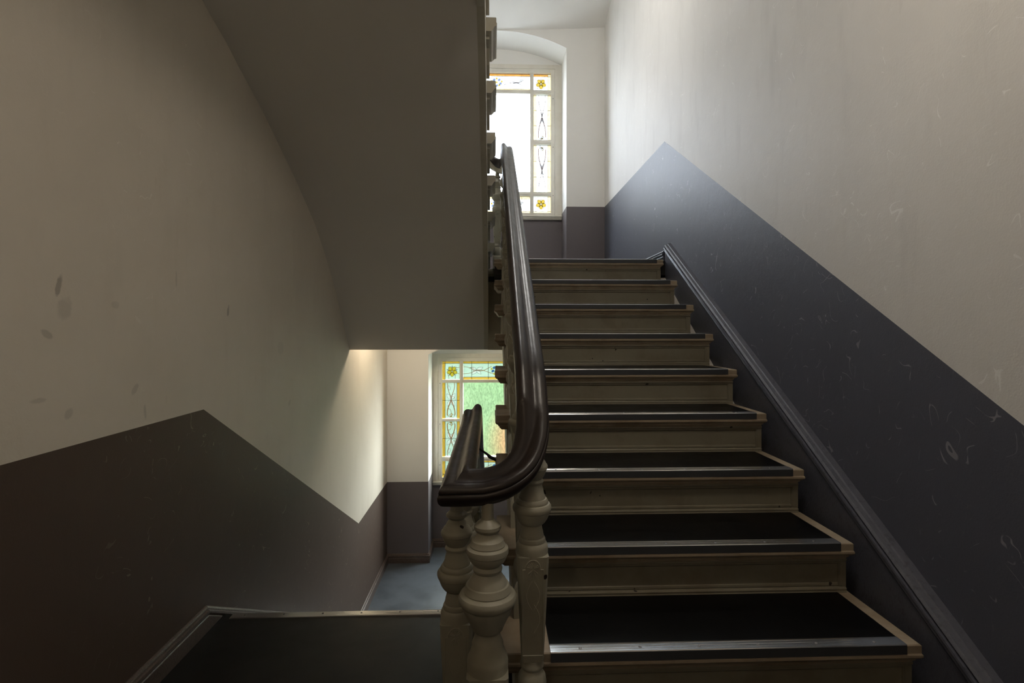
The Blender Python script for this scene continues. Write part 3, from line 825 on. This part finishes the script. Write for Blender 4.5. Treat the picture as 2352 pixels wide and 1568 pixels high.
# iron tie rod between the level rail posts and the right string
def tube(mb, pts, r, n=8):
    loops = []
    for i, p in enumerate(pts):
        p = Vector(p); d = (Vector(pts[min(i + 1, len(pts) - 1)]) - Vector(pts[max(i - 1, 0)])).normalized()
        u = d.cross(Vector((0, 0, 1))); u = u.normalized() if u.length > .01 else Vector((1, 0, 0)); v = d.cross(u)
        rr = r[i] if isinstance(r, (list, tuple)) else r
        loops.append([tuple(p + u * rr * math.cos(2 * PI * k / n) + v * rr * math.sin(2 * PI * k / n)) for k in range(n)])
    mb.loops(loops)
mb = MB(); tube(mb, [(-.055, 2.24, E - .485), (-.020, 2.25, E - .512), (-.010, 2.255, E - .524), (.012, 2.26, E - .536), (.075, 2.27, E - .585)], [.004, .005, .0075, .0065, .0045])
tag(mb.build('tie_rod', M['iron'], None, True), 'thin dark iron rod spanning the narrow stairwell below the level handrail', 'rod')

# ------------------------------------------------------------------ windows
YG = 6.515
COLS = [(-.648, -.440), (-.399, .399), (.440, .648)]
def poly(mb, pts, y):
    mb.add([(x, y, z) for x, z in pts], [tuple(range(len(pts)))])
def ell(cx, cz, rx, rz, ang, n=14, pinch=0.0):
    out = []
    for k in range(n):
        t = 2 * PI * k / n
        x = rx * math.cos(t); z = rz * math.sin(t) * (1 - pinch * math.cos(t))
        out.append((cx + x * math.cos(ang) - z * math.sin(ang), cz + x * math.sin(ang) + z * math.cos(ang)))
    return out
def leaf_pts(cx, cz, L, W, ang, n=8):
    up_ = [(L * i / n, W * math.sin(PI * (i / n) ** .8)) for i in range(n + 1)]
    dn_ = [(x, -z) for x, z in reversed(up_[1:-1])]
    return [(cx + x * math.cos(ang) - z * math.sin(ang), cz + x * math.sin(ang) + z * math.cos(ang)) for x, z in up_ + dn_]
def ribbon2(mb, pts, w, y):
    for (x0, z0), (x1, z1) in zip(pts[:-1], pts[1:]):
        L = math.hypot(x1 - x0, z1 - z0) or 1e-6; nx, nz = -(z1 - z0) / L * w / 2, (x1 - x0) / L * w / 2
        mb.add([(x0 + nx, y, z0 + nz), (x0 - nx, y, z0 - nz), (x1 - nx, y, z1 - nz), (x1 + nx, y, z1 + nz)], [(0, 1, 2, 3)])
def curve(p0, p1, p2, p3, n=12):
    return [tuple((1 - t) ** 3 * a + 3 * (1 - t) ** 2 * t * b + 3 * (1 - t) * t * t * c + t ** 3 * d for a, b, c, d in zip(p0, p1, p2, p3)) for t in [i / n for i in range(n + 1)]]
YPAINT = YG - .0045
def outl(mb, pts, w, y):
    ribbon2(mb, list(pts) + [pts[0]], w, y)
def big_flower(pane, cx, cz, r):
    o_, y_, w_ = MB(), MB(), MB()
    for k in range(5):
        a = math.radians(90 + 72 * k + 180)
        c = (cx + math.cos(a) * r * .56, cz + math.sin(a) * r * .56)
        outl(o_, ell(c[0], c[1], r * .45, r * .38, a), .004, YPAINT - .0006)
        poly(y_, ell(c[0], c[1], r * .43, r * .36, a), YPAINT)
        b = math.radians(54 + 72 * k + 180)
        poly(w_, ell(cx + math.cos(a) * r * .17, cz + math.sin(a) * r * .17, r * .085, r * .085, 0, 8), YPAINT - .0012)
        poly(o_, leaf_pts(cx + math.cos(b) * r * .7, cz + math.sin(b) * r * .7, r * .45, r * .07, b), YPAINT + .0008)
    o_.build('flower_outline', GS['line'], pane); y_.build('flower', GS['orange'], pane); w_.build('flower_centre', GS['white'], pane)
def blossom(pane, cx, cz, s, up_=1):
    o_, w_, y_ = MB(), MB(), MB()
    for (dx, dz, a, L) in ((-.5, .3, 150, 1.0), (.1, .75, 80, .9), (.85, .2, 20, 1.0), (-.9, -.35, 190, .8)):
        outl(o_, ell(cx + dx * s * .6, cz + dz * s * .6 * up_, s * .44, s * .35, math.radians(a) * up_, 12), .003, YPAINT - .0006)
        poly(w_, ell(cx + dx * s * .6, cz + dz * s * .6 * up_, s * .42, s * .33, math.radians(a) * up_, 12), YPAINT)
    for (dx, dz) in ((-.2, 0), (.15, -.05), (0, .15), (.2, .9), (-1.0, .45)):
        poly(y_, ell(cx + dx * s, cz + dz * s * .7 * up_, s * .16, s * .16, 0, 8), YPAINT - .0008)
    o_.build('flower_outline', GS['line'], pane); w_.build('flower', GS['white'], pane); y_.build('flower_centre', GS['orange'], pane)

def make_window(idx, w, label):
    global GS
    GS = GSET[idx]
    root = empty('window_%d' % idx, (WCX, YN, w['zc0'])); struct(root, label)
    O = (WCX, YN, w['zc0'])
    def bld(mb, name, mat, parent=None, smooth=False):
        o = mb.build(name, mat, None, smooth, 30)
        if parent is None: o.parent = root; o.location = -Vector(O)
        else: o.parent = parent
        return o
    z0, z1 = w['zc0'], w['zc1']
    gt = E + w['rows'][0][0]; gb = E + w['rows'][3][1]
    sx0, sx1 = WCX - .695, WCX + .695            # sash outer edge
    # outer casing: two steps
    mb = MB()
    for (a, b, y0) in (((CX0, z0), (CX1, z1), YN - .012),):
        mb.box(a[0], sx0 - .0, y0, YO - .01, a[1], b[1]); mb.box(sx1, b[0], y0, YO - .01, a[1], b[1])
        mb.box(sx0, sx1, y0, YO - .01, gt + .045, b[1]); mb.box(sx0, sx1, y0, YO - .01, a[1], gb - .032)
    for x in (sx0 - .012, sx1): mb.box(x, x + .012, YN - .020, YN, z0 + .01, gt + .05)
    mb.box(sx0 - .012, sx1 + .012, YN - .020, YN, gt + .045, gt + .060)
    bld(mb, 'casing', M['frame'])
    # sash frame
    mb = MB(); ys0, ys1 = YN - .016, YN + .05
    gx0, gx1 = WCX - .648, WCX + .648
    mb.box(sx0 + .002, gx0, ys0, ys1, gb - .030, gt + .043); mb.box(gx1, sx1 - .002, ys0, ys1, gb - .030, gt + .043)
    mb.box(gx0, gx1, ys0, ys1, gt, gt + .043); mb.box(gx0, gx1, ys0, ys1, gb - .030, gb)
    bld(mb, 'sash', M['frame'])
    def bar(x0, x1, za, zb, vert):
        m = MB()
        m.box(x0, x1, ys0 + .004, ys1, za, zb)
        if vert: m.box(x0 + (x1 - x0) * .28, x1 - (x1 - x0) * .28, ys0 - .004, ys1, za, zb)
        else: m.box(x0, x1, ys0 - .002, ys1, za + (zb - za) * .3, zb - (zb - za) * .3)
        bld(m, 'muntin', M['frame'])
    for s in (-1, 1):
        xa, xb = (WCX + .399, WCX + .440) if s > 0 else (WCX - .440, WCX - .399)
        bar(xa, xb, gb, gt, True)
    rows = [(E + b, E + a) for a, b in w['rows']]
    for ri in range(3):
        za, zb = rows[ri + 1][1], rows[ri][0]
        for ci, (xa, xb) in enumerate(COLS):
            if ci == 1 and ri == 1: continue
            bar(WCX + xa, WCX + xb, za, zb, False)
    # hinges and screw caps on the outer side
    for s in (-1, 1):
        for zf in (.18, .5, .82):
            m = MB(); m.lathe([(.005, 0), (.006, .003), (.006, .06), (.005, .063)], WCX + s * .697, YN - .024, z0 + (z1 - z0) * zf, 8)
            bld(m, 'hinge', M['frame'])
            m = MB(); 
            zz = z0 + (z1 - z0) * zf - .08
            m.loops([[(WCX + s * .672 + r * math.cos(2 * PI * k / 10), y, zz + r * math.sin(2 * PI * k / 10)) for k in range(10)] for r, y in ((.006, YN - .014), (.006, YN - .018), (.003, YN - .018))])
            bld(m, 'screw_cap', M['screw'])
    # sill board
    m = MB()
    prof = [(YN + .01, z0 - .045), (YN - .030, z0 - .045), (YN - .034, z0 - .036), (YN - .040, z0 - .034), (YN - .044, z0 - .026), (YN - .040, z0 - .020), (YN - .050, z0 - .016), (YN - .056, z0 - .008), (YN - .052, z0), (YN + .01, z0)]
    m.extrude_x(prof, XW0 + .006, XW1 - .004)
    bld(m, 'window_sill', M['frame'], None, True)

    def came(pane, segs, wd=(.0032 if idx == 1 else .0045)):
        m = MB()
        for (xa, za, xb, zb) in segs:
            if xa == xb: m.box(xa - wd / 2, xa + wd / 2, YG - .006, YG - .001, za, zb)
            else: m.box(xa, xb, YG - .006, YG - .001, za - wd / 2, za + wd / 2)
        m.build('lead_came', GS['came'], pane)
    def border(pane, rects):
        for (xa, xb, za, zb) in rects:
            m = MB(); m.box(xa, xb, YG - .0035, YG - .0015, za, zb); m.build('yellow_border', GS.get('top', GS['yellow']) if (zb > E + w['rows'][0][0] - .005 and xb - xa > .1) else GS['yellow'], pane)
    bw = .034
    gbig = M['g_clear'] if idx == 1 else M['g_green']
    for ci, (xa, xb) in enumerate(COLS):
        xa += WCX; xb += WCX; s = -1 if ci == 0 else 1
        for ri, (za, zb) in enumerate(rows):
            if ci == 1 and ri in (1, 2):
                if ri == 2: continue
                za = rows[2][0]
            m = MB(); m.box(xa, xb, YG - .0012, YG + .0025, za, zb)
            pane = bld(m, 'pane', gbig if (ci == 1 and ri == 1) else GS['pale'])
            if ci == 1 and ri == 1: continue
            pane_local = Vector((0, 0, 0))
            if ci != 1 and ri in (1, 2):
                cx = (xa + xb) / 2; H = zb - za
                border(pane, [(xa, xa + bw, za, zb), (xb - bw, xb, za, zb)])
                hs = [za + H / 3, za + 2 * H / 3] if idx == 1 else [za + H * .5]
                came(pane, [(xa + bw, za, xa + bw, zb), (xb - bw, za, xb - bw, zb)] + [(xa, z, xb, z) for z in hs])
                vm = MB(); lm = MB(); lo = MB()
                fu = -1 if ri == 2 else 1          # blossoms sit at the middle bar
                base = za if ri == 1 else zb
                T = lambda u, v: (cx + u * .06, base + fu * v * H)
                for side in (-1, 1):
                    ribbon2(vm, curve(T(side * .75, .08), T(side * .85, .25), T(side * .35, .38), T(0, .52)), .011, YPAINT + .001)
                    ribbon2(vm, curve(T(0, .52), T(side * .2, .72), T(side * .9, .8), T(side * .65, 1.0)), .007, YPAINT + .001)
                ribbon2(vm, curve(T(-.65, .25), T(-.2, .3), T(.1, .2), T(0, .1)), .005, YPAINT + .001)
                ribbon2(vm, curve(T(.1, .6), T(.7, .62), T(.9, .55), T(.75, .48)), .004, YPAINT + .001)
                for (u, v, L, W, ang) in ((0, .53, .085, .022, 55), (0, .53, .085, .022, 128), (0, .50, .085, .022, -58), (0, .50, .085, .022, -122), (-.3, .78, .06, .014, 100)):
                    px, pz = T(u, v)
                    outl(lo, leaf_pts(px, pz, L, W, math.radians(ang) * fu), .003, YPAINT - .0006)
                    poly(lm, leaf_pts(px, pz, L, W, math.radians(ang) * fu), YPAINT)
                vm.build('vine', GS['vine'], pane); lo.build('leaf_outline', GS['line'], pane); lm.build('leaf', GS['white'], pane)
                px, pz = T(0, .05)
                blossom(pane, px, pz, .042, fu)
            elif ci != 1:
                xo = (xa, xa + bw) if s < 0 else (xb - bw, xb)
                zo_ = (zb - bw * .8, zb) if ri == 0 else (za, za + bw * .8)
                border(pane, [(xo[0], xo[1], za, zb)] + [((xo[1], xb) if s < 0 else (xa, xo[0])) + zo_])
                xc = xo[1] if s < 0 else xo[0]; zcame = zo_[0] if ri == 0 else zo_[1]
                came(pane, [(xc, za, xc, zb), (xa, zcame, xb, zcame)])
                fx = (xa + xb) / 2 - s * .012; fz = (za + zb) / 2 + (-.012 if ri == 0 else .012)
                vm = MB(); d = -s; e = -1 if ri == 0 else 1
                def rb_(mb_, pts_, w_, y_):
                    q = [p for p in pts_ if math.hypot(p[0] - fx, p[1] - fz) > .058]
                    if len(q) > 1: ribbon2(mb_, q, w_, y_)
                xi = xb if s < 0 else xa; zi = za if ri == 0 else zb
                rb_(vm, curve((fx, fz + .03), (fx + d * .05, fz + .05), (xi - d * .03, fz + .03), (xi, fz + .055)), .005, YPAINT + .001)
                rb_(vm, curve((fx, fz), (fx + d * .06, fz - .03), (xi - d * .03, fz - .02), (xi, fz - .035)), .005, YPAINT + .001)
                rb_(vm, curve((fx - .03, fz), (fx - .05, fz + e * .04), (fx - .04, zi - e * .03), (fx - .035, zi)), .005, YPAINT + .001)
                rb_(vm, curve((fx + .03, fz), (fx + .03, fz + e * .05), (fx + .045, zi - e * .03), (fx + .035, zi)), .005, YPAINT + .001)
                for a in (20, 100, 200, 290):
                    a = math.radians(a)
                    rb_(vm, curve((fx, fz), (fx + .05 * math.cos(a), fz + .05 * math.sin(a)), (fx + .085 * math.cos(a + .3), fz + .06 * math.sin(a + .3)), (fx + .07 * math.cos(a + .6), fz + .075 * math.sin(a + .6))), .003, YPAINT + .001)
                vm.build('vine', GS['vine'], pane)
                big_flower(pane, fx, fz, .062)
            else:
                H = zb - za; zbw = bw * .8
                border(pane, [(xa, xb, zb - zbw, zb), (xa, xb, za, za + zbw)])
                nv = 4
                xsn = [xa + (xb - xa) * (k + .5 + .0) / nv for k in range(nv)]
                came(pane, [(xa, zb - zbw, xb, zb - zbw), (xa, za + zbw, xb, za + zbw)] + [(x, za, x, zb) for x in xsn])
                vm = MB(); lm = MB(); lo = MB(); cx = (xa + xb) / 2; czz = (za + zb) / 2
                for sd in (-1, 1):
                    X_ = lambda u: cx + sd * u
                    ribbon2(vm, curve((X_(.40), czz + .04), (X_(.32), czz + .05), (X_(.30), czz + .0), (X_(.24), czz)), .005, YPAINT + .001)
                    ribbon2(vm, curve((X_(.40), czz - .04), (X_(.33), czz - .045), (X_(.30), czz - .03), (X_(.24), czz)), .005, YPAINT + .001)
                    ribbon2(vm, curve((X_(.24), czz), (X_(.17), czz - .03), (X_(.12), czz + .02), (X_(.06), czz + .045)), .006, YPAINT + .001)
                    ribbon2(vm, curve((X_(.24), czz), (X_(.17), czz + .02), (X_(.10), czz - .035), (X_(.04), czz - .04)), .006, YPAINT + .001)
                    ribbon2(vm, curve((X_(.33), czz + .02), (X_(.29), czz + .055), (X_(.27), czz + .03), (X_(.29), czz + .01)), .004, YPAINT + .001)
                    for (L, W, ang) in ((.085, .020, 25), (.08, .020, 155), (.07, .018, -40), (.075, .02, -140)):
                        aa = math.radians(ang)
                        outl(lo, leaf_pts(X_(.24), czz, L, W, aa), .003, YPAINT - .0006)
                        poly(lm, leaf_pts(X_(.24), czz, L, W, aa), YPAINT)
                vm.build('vine', GS['vine'], pane); lo.build('leaf_outline', GS['line'], pane); lm.build('leaf', GS['white'], pane)
                fb = MB(); fy = MB()
                for (u, v) in ((-.03, .03), (-.045, -.01), (.03, .03), (.045, -.015), (0, -.04)):
                    poly(fb, ell(cx + u, czz + v, .02, .016, .5, 8), YPAINT)
                for (u, v) in ((0, 0), (-.06, .015), (.06, .01), (0, .045), (-.03, -.045), (.03, -.035)):
                    poly(fy, ell(cx + u, czz + v, .013, .013, 0, 8), YPAINT - .001)
                fb.build('flower', GS['blue'], pane); fy.build('flower_centre', GS['orange'], pane)
    return root
make_window(1, WIN[1], 'tall upper window of bright obscured glass bordered with painted flower panes')
make_window(2, WIN[2], 'lower window of green obscured glass bordered with painted flower panes')

# ------------------------------------------------------------------ garden outside the windows
t = NT('lawn_grass'); c = t.mix(t.noise(1.2, 4), (0.034, 0.046, 0.024, 1), (0.025, 0.034, 0.017, 1)); t.bsdf(c, 1.0, 0, None, 0.0); M['lawn'] = t.m
t = NT('hedge_leaves'); c = t.mix(t.noise(.55, 2), (0.017, 0.033, 0.013, 1), (0.030, 0.043, 0.024, 1)); d_ = t.n.new('ShaderNodeVectorMath'); d_.operation = 'DISTANCE'; t.link(t.mapv((1, .3, 1)), d_.inputs[0]); d_.inputs[1].default_value = (.85, 3.5, -1.2); c = t.mix(t.ramp(d_.outputs['Value'], 1.15, .35), c, (0.055, 0.026, 0.012, 1)); t.bsdf(c, 1.0, 0, None, 0.0); M['hedge'] = t.m
t = NT('terracotta'); t.bsdf(t.mix(t.noise(1, 2), (0.34, 0.14, 0.08, 1), (0.28, 0.14, 0.08, 1)), .9); M['terra'] = t.m
mb = MB(); mb.box(-14, 14, 6.75, 34, -3.6, -3.4)
tag(mb.build('lawn', M['lawn']), 'green lawn seen blurred through the lower window', 'lawn', None, 'structure')
def blob_hedge(cx, cy, rx, ry, z0, z1, mat, label, name='hedge', cat='hedge'):
    mb = MB(); nr, na = 8, 26
    import mathutils
    loops = []
    for i in range(nr + 1):
        t_ = i / nr; rr = math.cos(t_ * PI / 2 * .92) ** .5
        loop = []
        for k in range(na):
            a = 2 * PI * k / na
            w = 1 + .07 * mathutils.noise.noise(Vector((math.cos(a) * 3, math.sin(a) * 3, t_ * 4 + cx)))
            loop.append((cx + rx * rr * w * math.cos(a), cy + ry * rr * w * math.sin(a), z0 + (z1 - z0) * t_ * w))
        loops.append(loop)
    mb.loops(loops)
    return tag(mb.build(name, mat, None, True, 80), label, cat)
blob_hedge(0.5, 14, 9.5, 2.5, -3.4, E - 0.1, M['hedge'], 'soft green hedge blurred behind the lower window')

# ------------------------------------------------------------------ fill lamps added out of view to brighten the walls
def fill_lamp(loc, label, power, color):
    lamp = empty('fill_lamp', loc)
    tag(lamp, label, 'lamp')
    mb = MB(); mb.lathe([(.10, 0), (.10, -.02), (.09, -.03), (.0, -.03)], n=24); mb.build('fill_lamp_base', M['frame'], lamp, True)
    t = NT('fill_lamp_opal'); e = t.n.new('ShaderNodeEmission'); e.inputs[0].default_value = color + (1,)
    e.inputs[1].default_value = power; t.link(e.outputs[0], t.out.inputs[0])
    mb = MB(); mb.lathe([(.09, -.03), (.13, -.045), (.14, -.07), (.12, -.10), (.07, -.12), (.01, -.125)], n=24); mb.build('fill_lamp_shade', t.m, lamp, True)
fill_lamp((-.55, -.75, E + 1.40), 'added opal fill lamp over the main landing behind the viewer', FILL_POWER, FILL_COLOR)
fill_lamp((-.70, 4.98, ZU - .17), 'added opal fill lamp under the upper half landing, hidden behind the beam', FILL2_POWER, FILL2_COLOR)
fill_lamp((.45, 1.05, 2.90), 'added opal fill lamp, unseen, over the lower steps of the ascending flight', FILL3_POWER, FILL3_COLOR)
fill_lamp((.22, 3.75, 4.41), 'added opal fill lamp, unseen, on the sloping ceiling near the upper half landing', FILL4_POWER, FILL4_COLOR)
